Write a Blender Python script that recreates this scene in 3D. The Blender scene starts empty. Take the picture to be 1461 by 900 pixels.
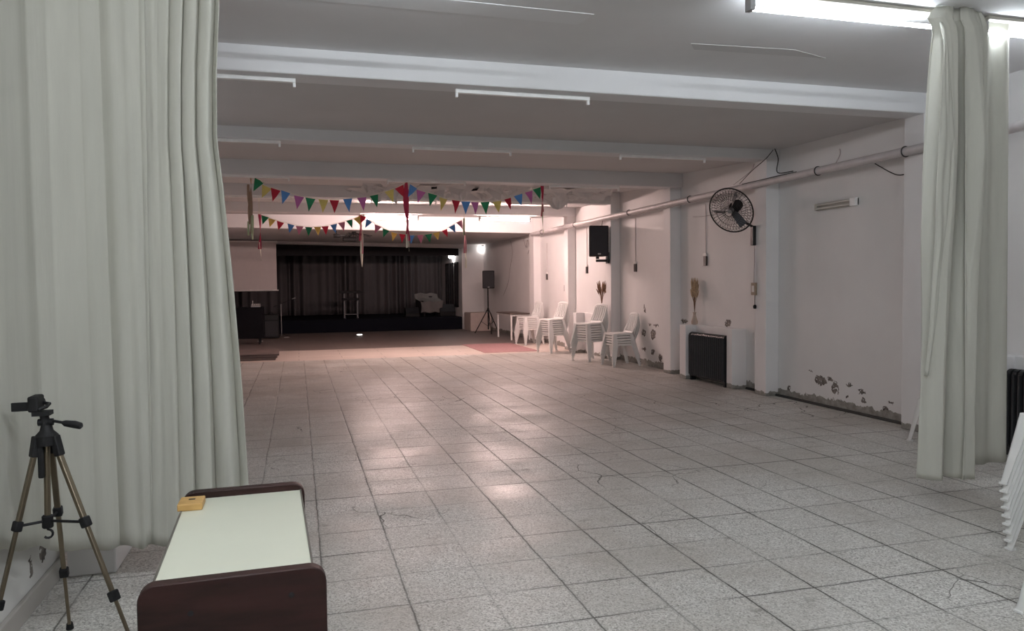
import bpy, bmesh, math, random
from mathutils import Vector, Matrix, noise as mnoise
random.seed(7)
S = bpy.context.scene
COL = S.collection
PI = math.pi

# ------------------------------------------------------------------ materials
def new_mat(name):
    m = bpy.data.materials.new(name); m.use_nodes = True
    nt = m.node_tree
    return m, nt, nt.nodes['Principled BSDF']

def N(nt, t, **kw):
    n = nt.nodes.new(t)
    for k, v in kw.items():
        setattr(n, k, v)
    return n

def math_node(nt, op, a, b=None, c=None, clamp=False):
    n = nt.nodes.new('ShaderNodeMath'); n.operation = op; n.use_clamp = clamp
    for i, v in enumerate((a, b, c)):
        if v is None: continue
        if isinstance(v, (int, float)): n.inputs[i].default_value = v
        else: nt.links.new(v, n.inputs[i])
    return n.outputs[0]

def mixc(nt, fac, a, b):
    n = nt.nodes.new('ShaderNodeMix'); n.data_type = 'RGBA'
    for s, v in ((n.inputs[0], fac), (n.inputs[6], a), (n.inputs[7], b)):
        if isinstance(v, (int, float)): s.default_value = v
        elif isinstance(v, tuple): s.default_value = (*v[:3], 1)
        else: nt.links.new(v, s)
    return n.outputs[2]

def noise(nt, vec, scale, detail=3, rough=.55):
    n = nt.nodes.new('ShaderNodeTexNoise')
    n.inputs['Scale'].default_value = scale; n.inputs['Detail'].default_value = detail
    n.inputs['Roughness'].default_value = rough
    if vec is not None: nt.links.new(vec, n.inputs['Vector'])
    return n.outputs['Fac']

def ramp(nt, fac, lo, hi):
    n = nt.nodes.new('ShaderNodeMapRange'); n.inputs[1].default_value = lo; n.inputs[2].default_value = hi
    nt.links.new(fac, n.inputs[0]); return n.outputs[0]

def bump(nt, b, h, strength=.2, dist=.01):
    n = nt.nodes.new('ShaderNodeBump'); n.inputs['Strength'].default_value = strength
    n.inputs['Distance'].default_value = dist
    nt.links.new(h, n.inputs['Height']); nt.links.new(n.outputs[0], b.inputs['Normal'])

def simple(name, col, rough=.5, metal=0, var=.06, scale=8, bmp=0, spec=None):
    m, nt, b = new_mat(name)
    tc = N(nt, 'ShaderNodeTexCoord').outputs['Object']
    f = noise(nt, tc, scale)
    lo = tuple(max(0, c*(1-var)) for c in col); hi = tuple(min(1, c*(1+var)) for c in col)
    nt.links.new(mixc(nt, ramp(nt, f, .3, .7), lo, hi), b.inputs['Base Color'])
    b.inputs['Roughness'].default_value = rough; b.inputs['Metallic'].default_value = metal
    if spec is not None: b.inputs['Specular IOR Level'].default_value = spec
    if bmp: bump(nt, b, noise(nt, tc, scale*6), bmp)
    return m

def emissive(name, col, strength):
    m, nt, b = new_mat(name)
    b.inputs['Base Color'].default_value = (.9, .9, .9, 1)
    b.inputs['Emission Color'].default_value = (*col, 1)
    b.inputs['Emission Strength'].default_value = strength
    return m

def wall_paint(name, col, patches=(), skirt=0, seed=0):
    m, nt, b = new_mat(name)
    tc = N(nt, 'ShaderNodeTexCoord').outputs['Object']
    f = noise(nt, tc, 1.3, 4)
    base = mixc(nt, ramp(nt, f, .3, .75), tuple(c*.93 for c in col), col)
    fine = noise(nt, tc, 14, 4)
    sep = N(nt, 'ShaderNodeSeparateXYZ'); nt.links.new(tc, sep.inputs[0])
    y, z = sep.outputs[1], sep.outputs[2]
    n1 = noise(nt, tc, 9, 4, .65); n2 = noise(nt, tc, 23, 3, .6)
    if patches:
        yy = math_node(nt, 'ADD', y, math_node(nt, 'MULTIPLY', math_node(nt, 'SUBTRACT', n1, .5), .20))
        zz = math_node(nt, 'ADD', z, math_node(nt, 'MULTIPLY', math_node(nt, 'SUBTRACT', n2, .5), .12))
        cur = None
        for (py, pz, ry, rz) in patches:
            a = math_node(nt, 'MULTIPLY', math_node(nt, 'SUBTRACT', yy, py), 1/ry)
            c = math_node(nt, 'MULTIPLY', math_node(nt, 'SUBTRACT', zz, pz), 1/rz)
            d = math_node(nt, 'ADD', math_node(nt, 'MULTIPLY', a, a), math_node(nt, 'MULTIPLY', c, c))
            cur = d if cur is None else math_node(nt, 'MINIMUM', cur, d)
        mask = math_node(nt, 'MULTIPLY', math_node(nt, 'LESS_THAN', cur, 1.0), math_node(nt, 'GREATER_THAN', n2, .40))
        base = mixc(nt, mask, base, mixc(nt, ramp(nt, fine, .35, .65), (.07, .06, .055), (.25, .22, .2)))
    if skirt:
        edge = math_node(nt, 'ADD', skirt, math_node(nt, 'MULTIPLY', math_node(nt, 'SUBTRACT', n1, .5), .16))
        sm = math_node(nt, 'LESS_THAN', z, edge)
        base = mixc(nt, sm, base, mixc(nt, ramp(nt, fine, .3, .7), (.20, .19, .17), (.36, .35, .32)))
    nt.links.new(base, b.inputs['Base Color'])
    b.inputs['Roughness'].default_value = .75
    bump(nt, b, fine, .12, .01)
    return m

def tile_floor():
    m, nt, b = new_mat('terrazzo_tiles')
    tc = N(nt, 'ShaderNodeTexCoord').outputs['Object']
    # slightly wobbling joints
    wob = noise(nt, tc, 2.2, 3)
    wob2 = noise(nt, tc, 14, 2)
    off = math_node(nt, 'ADD', math_node(nt, 'MULTIPLY', math_node(nt, 'SUBTRACT', wob, .5), .018), math_node(nt, 'MULTIPLY', math_node(nt, 'SUBTRACT', wob2, .5), .010))
    sep = N(nt, 'ShaderNodeSeparateXYZ'); nt.links.new(tc, sep.inputs[0])
    T = .4
    def axis(o, o0):
        u = math_node(nt, 'DIVIDE', math_node(nt, 'SUBTRACT', math_node(nt, 'ADD', o, off), o0), T)
        cell = math_node(nt, 'ROUND', u)           # nearest joint index
        d = math_node(nt, 'ABSOLUTE', math_node(nt, 'MULTIPLY', math_node(nt, 'SUBTRACT', u, cell), T))
        return u, cell, d
    ux, jx, dx = axis(sep.outputs[0], .097)
    uy, jy, dy = axis(sep.outputs[1], .05)
    def rnd(a, b_, c_=0):
        cx = N(nt, 'ShaderNodeCombineXYZ')
        for i, v in enumerate((a, b_, c_)):
            if isinstance(v, (int, float)): cx.inputs[i].default_value = v
            else: nt.links.new(v, cx.inputs[i])
        w = N(nt, 'ShaderNodeTexWhiteNoise'); w.noise_dimensions = '3D'
        nt.links.new(cx.outputs[0], w.inputs['Vector']); return w.outputs['Value']
    # per joint strength: each line has its own, broken along its length
    brk = noise(nt, tc, 1.7, 3)
    fx = math_node(nt, 'FLOOR', ux); fy = math_node(nt, 'FLOOR', uy)
    sx = math_node(nt, 'MULTIPLY', math_node(nt, 'ADD', math_node(nt, 'MULTIPLY', rnd(jx, 3.3), .55), .35), ramp(nt, brk, .22, .55))
    sy = math_node(nt, 'MULTIPLY', math_node(nt, 'ADD', math_node(nt, 'MULTIPLY', rnd(7.7, jy), .7), .30), ramp(nt, brk, .28, .62))
    def line(d, w0, w1):
        return math_node(nt, 'SUBTRACT', 1.0, ramp_s(d, w0, w1))
    def ramp_s(d, a, c):
        n = nt.nodes.new('ShaderNodeMapRange'); n.inputs[1].default_value = a; n.inputs[2].default_value = c
        n.interpolation_type = 'SMOOTHSTEP'; nt.links.new(d, n.inputs[0]); return n.outputs[0]
    lx = math_node(nt, 'MULTIPLY', math_node(nt, 'MAXIMUM', line(dx, .0028, .0068), math_node(nt, 'MULTIPLY', line(dx, .004, .022), .22)), sx)
    ly = math_node(nt, 'MULTIPLY', math_node(nt, 'MAXIMUM', line(dy, .0026, .0062), math_node(nt, 'MULTIPLY', line(dy, .004, .022), .22)), sy)
    grout = math_node(nt, 'MINIMUM', math_node(nt, 'MULTIPLY', math_node(nt, 'MAXIMUM', lx, ly), 1.25), 1.0)
    # terrazzo chips
    vor = N(nt, 'ShaderNodeTexVoronoi'); vor.inputs['Scale'].default_value = 135; nt.links.new(tc, vor.inputs['Vector'])
    vs = N(nt, 'ShaderNodeSeparateColor'); nt.links.new(vor.outputs['Color'], vs.inputs[0])
    chip = vs.outputs[0]
    c0 = mixc(nt, ramp(nt, chip, .15, .95), (.40, .39, .365), (.72, .71, .675))
    dark = math_node(nt, 'GREATER_THAN', vs.outputs[1], .86)
    c0 = mixc(nt, math_node(nt, 'MULTIPLY', dark, .75), c0, (.16, .155, .14))
    tv = rnd(fx, fy, 1.5)
    c1 = mixc(nt, math_node(nt, 'MULTIPLY', tv, .28), c0, (.45, .435, .40))
    # wear and dirt
    dirt = noise(nt, tc, .8, 6, .65)
    c2 = mixc(nt, math_node(nt, 'MULTIPLY', ramp(nt, dirt, .42, .68), .62), c1, (.31, .28, .24))
    spots = noise(nt, tc, 3.1, 4, .7)
    c2 = mixc(nt, math_node(nt, 'MULTIPLY', ramp(nt, spots, .63, .73), .6), c2, (.13, .11, .09))
    crk = N(nt, 'ShaderNodeTexVoronoi'); crk.feature = 'DISTANCE_TO_EDGE'; crk.inputs['Scale'].default_value = 1.5
    wv = N(nt, 'ShaderNodeVectorMath', operation='MULTIPLY_ADD')
    ncol = N(nt, 'ShaderNodeTexNoise'); ncol.inputs['Scale'].default_value = 3.0; nt.links.new(tc, ncol.inputs['Vector'])
    nt.links.new(ncol.outputs['Color'], wv.inputs[0]); wv.inputs[1].default_value = (.35, .35, 0); nt.links.new(tc, wv.inputs[2])
    nt.links.new(wv.outputs[0], crk.inputs['Vector'])
    cm_ = math_node(nt, 'MULTIPLY', math_node(nt, 'LESS_THAN', crk.outputs['Distance'], .006), ramp(nt, noise(nt, tc, .55, 2), .54, .62))
    grout = math_node(nt, 'MAXIMUM', grout, math_node(nt, 'MULTIPLY', cm_, .8))
    c3 = mixc(nt, grout, c2, (.05, .045, .038))
    nt.links.new(c3, b.inputs['Base Color'])
    r = math_node(nt, 'ADD', .30, math_node(nt, 'MULTIPLY', ramp(nt, noise(nt, tc, 1.1, 4, .6), .3, .7), .28))
    r = math_node(nt, 'ADD', r, math_node(nt, 'MULTIPLY', grout, .3))
    nt.links.new(r, b.inputs['Roughness'])
    b.inputs['Specular IOR Level'].default_value = .45
    tx_ = math_node(nt, 'MULTIPLY', math_node(nt, 'SUBTRACT', ux, fx), math_node(nt, 'SUBTRACT', rnd(fx, fy, 5.5), .5))
    ty_ = math_node(nt, 'MULTIPLY', math_node(nt, 'SUBTRACT', uy, fy), math_node(nt, 'SUBTRACT', rnd(fx, fy, 9.5), .5))
    tilt = math_node(nt, 'MULTIPLY', math_node(nt, 'ADD', tx_, ty_), 1.6)
    h = math_node(nt, 'SUBTRACT', math_node(nt, 'ADD', math_node(nt, 'ADD', math_node(nt, 'MULTIPLY', wob, 1.6), math_node(nt, 'MULTIPLY', noise(nt, tc, 30, 3), .12)), tilt), grout)
    bump(nt, b, h, .35, .012)
    return m

def boards_mat(name, c1, c2, w, rough):
    m, nt, b = new_mat(name)
    tc = N(nt, 'ShaderNodeTexCoord').outputs['Object']
    mp = N(nt, 'ShaderNodeMapping'); mp.inputs['Scale'].default_value = (.35, 3, 1); nt.links.new(tc, mp.inputs[0])
    br = N(nt, 'ShaderNodeTexBrick'); nt.links.new(tc, br.inputs['Vector'])
    br.inputs['Color1'].default_value = (*c1, 1); br.inputs['Color2'].default_value = (*c2, 1)
    br.inputs['Mortar'].default_value = (c1[0]*.4, c1[1]*.4, c1[2]*.4, 1)
    br.inputs['Scale'].default_value = 1; br.inputs['Brick Width'].default_value = 1.8
    br.inputs['Row Height'].default_value = w; br.inputs['Mortar Size'].default_value = .006
    f = noise(nt, mp.outputs[0], 4, 4)
    nt.links.new(mixc(nt, math_node(nt, 'MULTIPLY', ramp(nt, f, .4, .75), .4), br.outputs['Color'], tuple(x*.55 for x in c1)), b.inputs['Base Color'])
    b.inputs['Roughness'].default_value = rough
    return m

def wood(name, c1, c2, rough=.4, scale=3, axis=(1, 1, 6)):
    m, nt, b = new_mat(name)
    tc = N(nt, 'ShaderNodeTexCoord').outputs['Object']
    mp = N(nt, 'ShaderNodeMapping'); mp.inputs['Scale'].default_value = axis; nt.links.new(tc, mp.inputs[0])
    f = noise(nt, mp.outputs[0], scale, 6, .6)
    nt.links.new(mixc(nt, ramp(nt, f, .3, .7), c1, c2), b.inputs['Base Color'])
    b.inputs['Roughness'].default_value = rough
    return m

def cloth(name, col, rough=.9, transl=.25, var=.05, weave=260):
    m, nt, b = new_mat(name)
    tc = N(nt, 'ShaderNodeTexCoord').outputs['Object']
    mp = N(nt, 'ShaderNodeMapping'); mp.inputs['Scale'].default_value = (6, 6, .7); nt.links.new(tc, mp.inputs[0])
    f = noise(nt, mp.outputs[0], 2, 5)
    c = mixc(nt, ramp(nt, f, .3, .7), tuple(x*(1-var) for x in col), tuple(min(1, x*(1+var)) for x in col))
    nt.links.new(c, b.inputs['Base Color']); b.inputs['Roughness'].default_value = rough
    b.inputs['Specular IOR Level'].default_value = .15
    bump(nt, b, noise(nt, mp.outputs[0], 9, 5), .25, .006)
    if transl:
        t = N(nt, 'ShaderNodeBsdfTranslucent'); nt.links.new(c, t.inputs['Color'])
        mx = N(nt, 'ShaderNodeMixShader'); mx.inputs[0].default_value = transl
        nt.links.new(b.outputs[0], mx.inputs[1]); nt.links.new(t.outputs[0], mx.inputs[2])
        nt.links.new(mx.outputs[0], nt.nodes['Material Output'].inputs['Surface'])
    return m

PATCHES = [(8.08,.307,.118,.062),(7.81,.254,.062,.077),(7.89,.348,.051,.026),(7.83,.079,.038,.043),(7.55,.32,.047,.021),(7.35,.263,.057,.033),(7.32,.17,.045,.033),(6.98,.118,.031,.047),(8.7,.101,.037,.075),(6.88,.204,.051,.015),(8.26,.402,.027,.018),(7.6,.172,.024,.017),
 (13.1,.619,.09,.066),(12.72,.603,.1,.09),(13.1,.301,.09,.04),(12.75,.277,.072,.052),(12.44,.202,.069,.076),(13.23,.05,.182,.054),(12.36,.07,.135,.051),(12.61,.776,.112,.026),(11.56,.899,.12,.036),(10.19,.928,.077,.053),(13.07,1.069,.045,.079),(12.86,.776,.058,.026)]
WHITE = (.79, .785, .78)
M = {}
M['floor'] = tile_floor()
M['floor_light'] = boards_mat('worn_light_boards', (.58, .49, .44), (.64, .55, .49), .4, .45)
M['floor_brown'] = boards_mat('dark_parquet', (.165, .135, .125), (.205, .165, .15), .12, .5)
M['carpet'] = simple('dusty_red_carpet', (.34, .19, .19), .95, var=.15, scale=20)
M['wall_r'] = wall_paint('right_wall_paint', WHITE, PATCHES, .105)
M['wall'] = wall_paint('wall_paint', WHITE)
M['wall_l'] = wall_paint('left_wall_paint', (.72, .72, .70), [(4.35,.25,.06,.08),(4.15,.2,.03,.05),(3.62,.22,.02,.06)], 0)
M['pil'] = wall_paint('pilaster_paint', (.80, .79, .79), (), .06)
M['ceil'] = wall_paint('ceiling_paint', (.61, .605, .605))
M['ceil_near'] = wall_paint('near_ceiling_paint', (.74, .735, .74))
M['beam'] = wall_paint('beam_paint', (.78, .78, .79))
M['base'] = wall_paint('baseboard_stone', (.42, .40, .37))
M['gutter'] = simple('black_gutter', (.03, .03, .028), .8)
M['curtain'] = cloth('cream_curtain', (.56, .555, .495), transl=.14)
M['curtain_w'] = cloth('white_curtain', (.78, .78, .76), transl=.3)
M['stage_cloth'] = cloth('charcoal_stage_cloth', (.135, .125, .13), transl=0)
M['black_cloth'] = simple('black_cloth', (.008, .008, .010), .95, spec=.08)
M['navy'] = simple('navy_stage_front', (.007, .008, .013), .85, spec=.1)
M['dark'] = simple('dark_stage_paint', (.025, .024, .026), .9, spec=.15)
M['black'] = simple('black_plastic', (.012, .012, .013), .6, spec=.25)
M['grille'] = simple('black_grille', (.022, .023, .028), .7, bmp=.3, scale=60)
M['blackmetal'] = simple('black_metal', (.018, .018, .018), .4, .3)
M['iron'] = simple('black_iron', (.012, .013, .015), .42)
M['bronze'] = simple('bronze_metal', (.20, .165, .115), .35, .85)
M['plastic'] = simple('white_plastic', (.76, .765, .75), .35, var=.03)
M['plastic_d'] = simple('shaded_white_plastic', (.76, .76, .75), .4, var=.03)
M['pipe'] = simple('painted_pipe', (.52, .49, .49), .5, var=.08)
M['conduit'] = simple('painted_conduit', (.58, .53, .52), .6)
M['metalw'] = simple('white_metal', (.78, .76, .74), .4)
M['grey'] = simple('grey_metal', (.35, .35, .35), .45, .5)
M['fixbody'] = simple('painted_fixture', (.88, .88, .87), .5)
M['fixold'] = simple('yellowed_fixture', (.42, .40, .35), .5)
M['tubeoff'] = simple('dull_tube_glass', (.62, .60, .56), .25)
M['tube_on'] = emissive('lit_tube', (.86, .93, 1.0), 26)
M['tube_fill'] = emissive('fill_tube_bright', (.90, .95, 1.0), 160)
M['tube_wall_fill'] = emissive('fill_wall_tube', (.90, .95, 1.0), 20)
M['tube_warm'] = emissive('lit_tube_warm', (1.0, .72, .66), 400)
M['sconce'] = emissive('lit_sconce', (1.0, .93, .9), 5)
M['sconce_stage'] = emissive('lit_sconce_stage', (1.0, .93, .9), 30)
M['spot'] = emissive('glowing_disc', (1.0, .97, .93), 5)
M['deskwood'] = wood('mahogany', (.013, .006, .005), (.034, .014, .012), .5)
M['deskwood'].node_tree.nodes['Principled BSDF'].inputs['Specular IOR Level'].default_value = .2
M['laminate'] = simple('ivory_laminate', (.63, .64, .53), .38, var=.03, scale=3)
M['edge'] = simple('dark_edge_strip', (.10, .09, .075), .5)
M['block'] = wood('yellow_wood', (.42, .24, .07), (.58, .36, .13), .5, 8, (1, 5, 5))
M['tan'] = simple('beige_box', (.55, .46, .42), .8)
M['tabletop'] = wood('brown_tabletop', (.10, .07, .055), (.17, .12, .10), .4)
M['screen'] = simple('projection_cloth', (.60, .55, .54), .9, var=.02)
M['straw'] = simple('dried_straw', (.42, .30, .19), .9, var=.3, scale=40)
M['straw_d'] = simple('brown_seed_heads', (.22, .13, .08), .9, var=.3, scale=40)
M['vase'] = simple('clay_vase', (.50, .40, .33), .5)
M['socket_d'] = simple('dark_socket', (.05, .04, .038), .5)
M['socket_b'] = simple('brown_socket_plate', (.28, .21, .15), .5)
M['plank'] = wood('grey_brown_board', (.10, .075, .068), (.17, .13, .12), .7)
M['cable'] = simple('black_cable', (.015, .015, .015), .5)
M['fanblade'] = simple('grey_blade', (.10, .10, .11), .4)
M['cablew'] = simple('painted_cable', (.38, .34, .34), .6)
M['winglass'] = simple('dark_window_glass', (.01, .01, .013), .12)
M['paper'] = simple('white_paper', (.7, .68, .66), .7)
FC = {'g': (.012, .20, .085), 'y': (.62, .52, .16), 'r': (.42, .012, .035), 'b': (.09, .26, .60), 'm': (.46, .13, .36),
      'o': (.75, .50, .12), 'R': (.60, .02, .05), 'p': (.62, .20, .30)}
for k, c in FC.items(): M['flag_'+k] = simple('flag_cloth_'+k, c, .8, var=.05)
M['rib_red'] = simple('crimson_crepe', (.42, .03, .08), .85)
M['rib_white'] = simple('white_crepe', (.78, .74, .62), .85)
M['rib_pink'] = simple('pink_crepe', (.70, .28, .32), .85)
M['rib_brown'] = simple('tan_crepe', (.30, .20, .14), .85)
M['rib_green'] = simple('pale_green_crepe', (.42, .48, .30), .85)

# ------------------------------------------------------------------ mesh builder
class MB:
    def __init__(s): s.v = []; s.f = []
    def add(s, vs, fs):
        o = len(s.v); s.v += [tuple(v) for v in vs]; s.f += [tuple(i+o for i in f) for f in fs]; return s
    def box(s, a, b, mat=None):
        x0, y0, z0 = a; x1, y1, z1 = b
        vs = [(x0,y0,z0),(x1,y0,z0),(x1,y1,z0),(x0,y1,z0),(x0,y0,z1),(x1,y0,z1),(x1,y1,z1),(x0,y1,z1)]
        if mat: vs = [mat @ Vector(v) for v in vs]
        return s.add(vs, [(0,3,2,1),(4,5,6,7),(0,1,5,4),(1,2,6,5),(2,3,7,6),(3,0,4,7)])
    def bar(s, p, q, w, h, up=(0,0,1)):
        p, q = Vector(p), Vector(q); d = (q-p).normalized(); u = Vector(up)
        r = d.cross(u)
        if r.length < 1e-4: r = d.cross(Vector((1,0,0)))
        r.normalize(); u = r.cross(d)
        vs = []
        for c in (p, q):
            for a, b in ((-1,-1),(1,-1),(1,1),(-1,1)): vs.append(c + r*a*w/2 + u*b*h/2)
        return s.add(vs, [(0,3,2,1),(4,5,6,7),(0,1,5,4),(1,2,6,5),(2,3,7,6),(3,0,4,7)])
    def tube(s, pts, r, n=8, closed=False):
        pts = [Vector(p) for p in pts]; k = len(pts)
        rs = r if isinstance(r, (list, tuple)) else [r]*k
        vs = []; prev = None
        for i, p in enumerate(pts):
            if closed: d = pts[(i+1) % k] - pts[i-1]
            else: d = pts[min(i+1, k-1)] - pts[max(i-1, 0)]
            d.normalize()
            if prev is None:
                a = d.cross(Vector((0,0,1)))
                if a.length < 1e-3: a = d.cross(Vector((1,0,0)))
            else:
                a = prev - d*prev.dot(d)
            a.normalize(); prev = a; b = d.cross(a)
            for j in range(n):
                t = 2*PI*j/n; vs.append(p + (a*math.cos(t) + b*math.sin(t))*rs[i])
        fs = []
        for i in range(k if closed else k-1):
            i2 = (i+1) % k
            for j in range(n):
                fs.append((i*n+j, i*n+(j+1) % n, i2*n+(j+1) % n, i2*n+j))
        if not closed:
            fs.append(tuple(range(n-1, -1, -1))); fs.append(tuple((k-1)*n+j for j in range(n)))
        return s.add(vs, fs)
    def lathe(s, prof, c=(0,0,0), n=16, mat=None):
        vs = []; k = len(prof)
        for r, z in prof:
            for j in range(n):
                t = 2*PI*j/n; v = Vector((r*math.cos(t), r*math.sin(t), z))
                if mat: v = mat @ v
                vs.append(v + Vector(c))
        fs = [(i*n+j, i*n+(j+1) % n, (i+1)*n+(j+1) % n, (i+1)*n+j) for i in range(k-1) for j in range(n)]
        fs.append(tuple(range(n-1, -1, -1))); fs.append(tuple((k-1)*n+j for j in range(n)))
        return s.add(vs, fs)
    def prism(s, poly, fn, a, b):
        k = len(poly)
        vs = [fn(p, a) for p in poly] + [fn(p, b) for p in poly]
        fs = [tuple(range(k-1, -1, -1)), tuple(range(k, 2*k))] + [(i, (i+1) % k, k+(i+1) % k, k+i) for i in range(k)]
        return s.add(vs, fs)
    def grid(s, fn, nu, nv):
        vs = [fn(i/nu, j/nv) for j in range(nv+1) for i in range(nu+1)]
        w = nu+1
        return s.add(vs, [(j*w+i, j*w+i+1, (j+1)*w+i+1, (j+1)*w+i) for j in range(nv) for i in range(nu)])
    def build(s, name, mat, parent=None, smooth=False, bevel=0, solid=0, seg=2, normals=True):
        me = bpy.data.meshes.new(name); me.from_pydata(s.v, [], s.f)
        if normals:
            bm = bmesh.new(); bm.from_mesh(me); bmesh.ops.recalc_face_normals(bm, faces=bm.faces); bm.to_mesh(me); bm.free()
        me.materials.append(M[mat] if isinstance(mat, str) else mat)
        if smooth:
            me.shade_smooth(); me.set_sharp_from_angle(angle=math.radians(40))
        o = bpy.data.objects.new(name, me); COL.objects.link(o)
        if parent: o.parent = parent
        if solid:
            m = o.modifiers.new('thick', 'SOLIDIFY'); m.thickness = solid; m.offset = 0
        if bevel:
            m = o.modifiers.new('bevel', 'BEVEL'); m.width = bevel; m.segments = seg; m.limit_method = 'ANGLE'
        return o

def tag(o, label=None, cat=None, group=None, kind=None):
    if label: o['label'] = label
    if cat: o['category'] = cat
    if group: o['group'] = group
    if kind: o['kind'] = kind
    return o
def thing(name, label, cat, loc=(0,0,0), rz=0, group=None):
    o = bpy.data.objects.new(name, None); COL.objects.link(o)
    o.location = loc; o.rotation_euler = (0,0,rz); o.empty_display_size = .1
    return tag(o, label, cat, group)
def dup(root, loc, rz, label, group=None):
    r = root.copy(); COL.objects.link(r); r.location = loc; r.rotation_euler = (0,0,rz)
    r['label'] = label
    if group: r['group'] = group
    for ch in list(root.children):
        c = ch.copy(); COL.objects.link(c); c.parent = r
        for g in list(ch.children):
            d = g.copy(); COL.objects.link(d); d.parent = c
    return r
def struct(name, mb, mat, **kw): return tag(mb.build(name, mat, **kw), kind='structure')
def lerp(a, b, t): return a + (b-a)*t
def interp(keys, x):
    if x <= keys[0][0]: return keys[0][1]
    for (x0, y0), (x1, y1) in zip(keys, keys[1:]):
        if x <= x1: return lerp(y0, y1, (x-x0)/(x1-x0))
    return keys[-1][1]

# ------------------------------------------------------------------ camera
cam_d = bpy.data.cameras.new('camera'); cam = bpy.data.objects.new('camera', cam_d); COL.objects.link(cam)
f_px = 1085.117
vp = lambda x, y: Vector(((x-730.5)/f_px, -(y-450)/f_px, -1)).normalized()
cy = vp(424.5, 408); cx = vp(4590, 366); cx = (cx - cy*cx.dot(cy)).normalized(); cz = cx.cross(cy)
cam.matrix_world = Matrix(((*cx, 0), (*cy, 0), (*cz, 1.556), (0, 0, 0, 1)))
cam_d.sensor_width = 36; cam_d.lens = f_px*36/1461; cam_d.clip_end = 200; cam_d.clip_start = .05
S.camera = cam

# ------------------------------------------------------------------ setting
XW = 6.27; XL = -2.6
struct('floor', MB().box((-3, -3, -.1), (XW, 16.4, 0)), 'floor')
struct('floor_dance_boards', MB().box((-3, 16.4, -.1), (XW, 19.0, 0)), 'floor_light')
struct('floor_parquet', MB().box((-3, 19.0, -.1), (XW, 31, 0)), 'floor_brown')
struct('wall_right', MB().box((XW, -3, -.1), (XW+.2, 31, 4)), 'wall_r')
struct('wall_back', MB().box((-1.4, -3.2, 0), (XW, -3, 3.6)), 'wall')
struct('wall_left', MB().box((-1.48, -3, 0), (-1.28, 4.62, 3.6)), 'wall_l')
struct('wall_left_return', MB().box((XL, 4.5, 0), (-1.48, 4.62, 3.6)), 'wall')
struct('wall_left_hall', MB().box((XL-.2, 4.5, 0), (XL, 31, 3.6)), 'wall')
struct('baseboard_left', MB().box((-1.28, -3, 0), (-1.255, 4.62, .10)), 'base', bevel=.006)
# masonry block at the foot of the left wall, behind the curtain
struct('trim_radiator_casing', MB().box((-1.225, 4.535, 0), (-.985, 4.95, .85)), 'wall', bevel=.01)

# floor gutter along the right wall
g = MB(); g.tube([(XW-.03, y, .008) for y in [i*.35+3 for i in range(20)]], .022, 8)
struct('trim_floor_gutter', g, 'gutter')

# ceiling: bays between dropped beams  (y near edge, z bottom left, z bottom right, z top)
BEAMS = [(6.27, 3.218, 3.218, 3.41), (8.93, 3.190, 3.185, 3.32), (11.60, 3.165, 3.145, 3.38), (14.20, 3.165, 3.130, 3.37), (16.70, 3.110, 3.110, 3.31), (19.40, 2.985, 2.895, 3.30)]
BW = .27
cm = MB().add([(XL-.2, -3.2, 3.43), (XW, -3.2, 3.43), (XW, 6.35, 3.42), (XL-.2, 6.35, 3.42), (XL-.2, -3.2, 3.6), (XW, -3.2, 3.6), (XW, 6.35, 3.6), (XL-.2, 6.35, 3.6)],
              [(0,1,2,3),(4,7,6,5),(0,4,5,1),(1,5,6,2),(2,6,7,3),(3,7,4,0)])
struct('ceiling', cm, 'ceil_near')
for i in range(5):
    y0, zl, zr, zt = BEAMS[i]; y1 = BEAMS[i+1][0]; ztn = BEAMS[i+1][3]
    zs = max(zl, zr) + .06
    a = y0 + BW - .03
    struct('ceiling_bay', MB().add([(XL-.2,a,zs),(XW,a,zs),(XW,y1+.05,ztn),(XL-.2,y1+.05,ztn),(XL-.2,a,3.6),(XW,a,3.6),(XW,y1+.05,3.6),(XL-.2,y1+.05,3.6)],
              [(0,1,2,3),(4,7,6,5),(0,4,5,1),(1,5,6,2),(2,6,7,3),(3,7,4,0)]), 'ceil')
def beam(y0, zl, zr, zt, w, name='ceiling_beam', mat='beam', x0=XL-.2, x1=XW):
    struct(name, MB().add([(x0,y0,zl),(x1,y0,zr),(x1,y0+w,zr),(x0,y0+w,zl),(x0,y0,3.55),(x1,y0,3.55),(x1,y0+w,3.55),(x0,y0+w,3.55)],
              [(0,1,2,3),(4,7,6,5),(0,4,5,1),(1,5,6,2),(2,6,7,3),(3,7,4,0)]), mat, bevel=.012)
for b in BEAMS[:5]: beam(*b, BW)
beam(*BEAMS[5], .25, 'ceiling_fascia')
# lowered ceiling before the stage
struct('ceiling_lower', MB().add([(XL-.2,19.6,2.99),(XW,19.6,2.91),(XW,26.1,2.93),(XL-.2,26.1,3.04),(XL-.2,19.6,3.6),(XW,19.6,3.6),(XW,26.1,3.6),(XL-.2,26.1,3.6)],
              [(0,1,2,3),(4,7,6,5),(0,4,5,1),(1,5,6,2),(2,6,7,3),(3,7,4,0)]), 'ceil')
for (y, w, d) in ((6.27,.27,.2),(8.93,.27,.2),(11.66,.27,.2),(14.19,.27,.2),(16.72,.27,.2),(19.385,.42,.2)):
    struct('wall_right_pilaster', MB().box((XW-d, y+.006, 0), (XW, y+w-.006, 3.28)), 'pil', bevel=.008)
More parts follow.
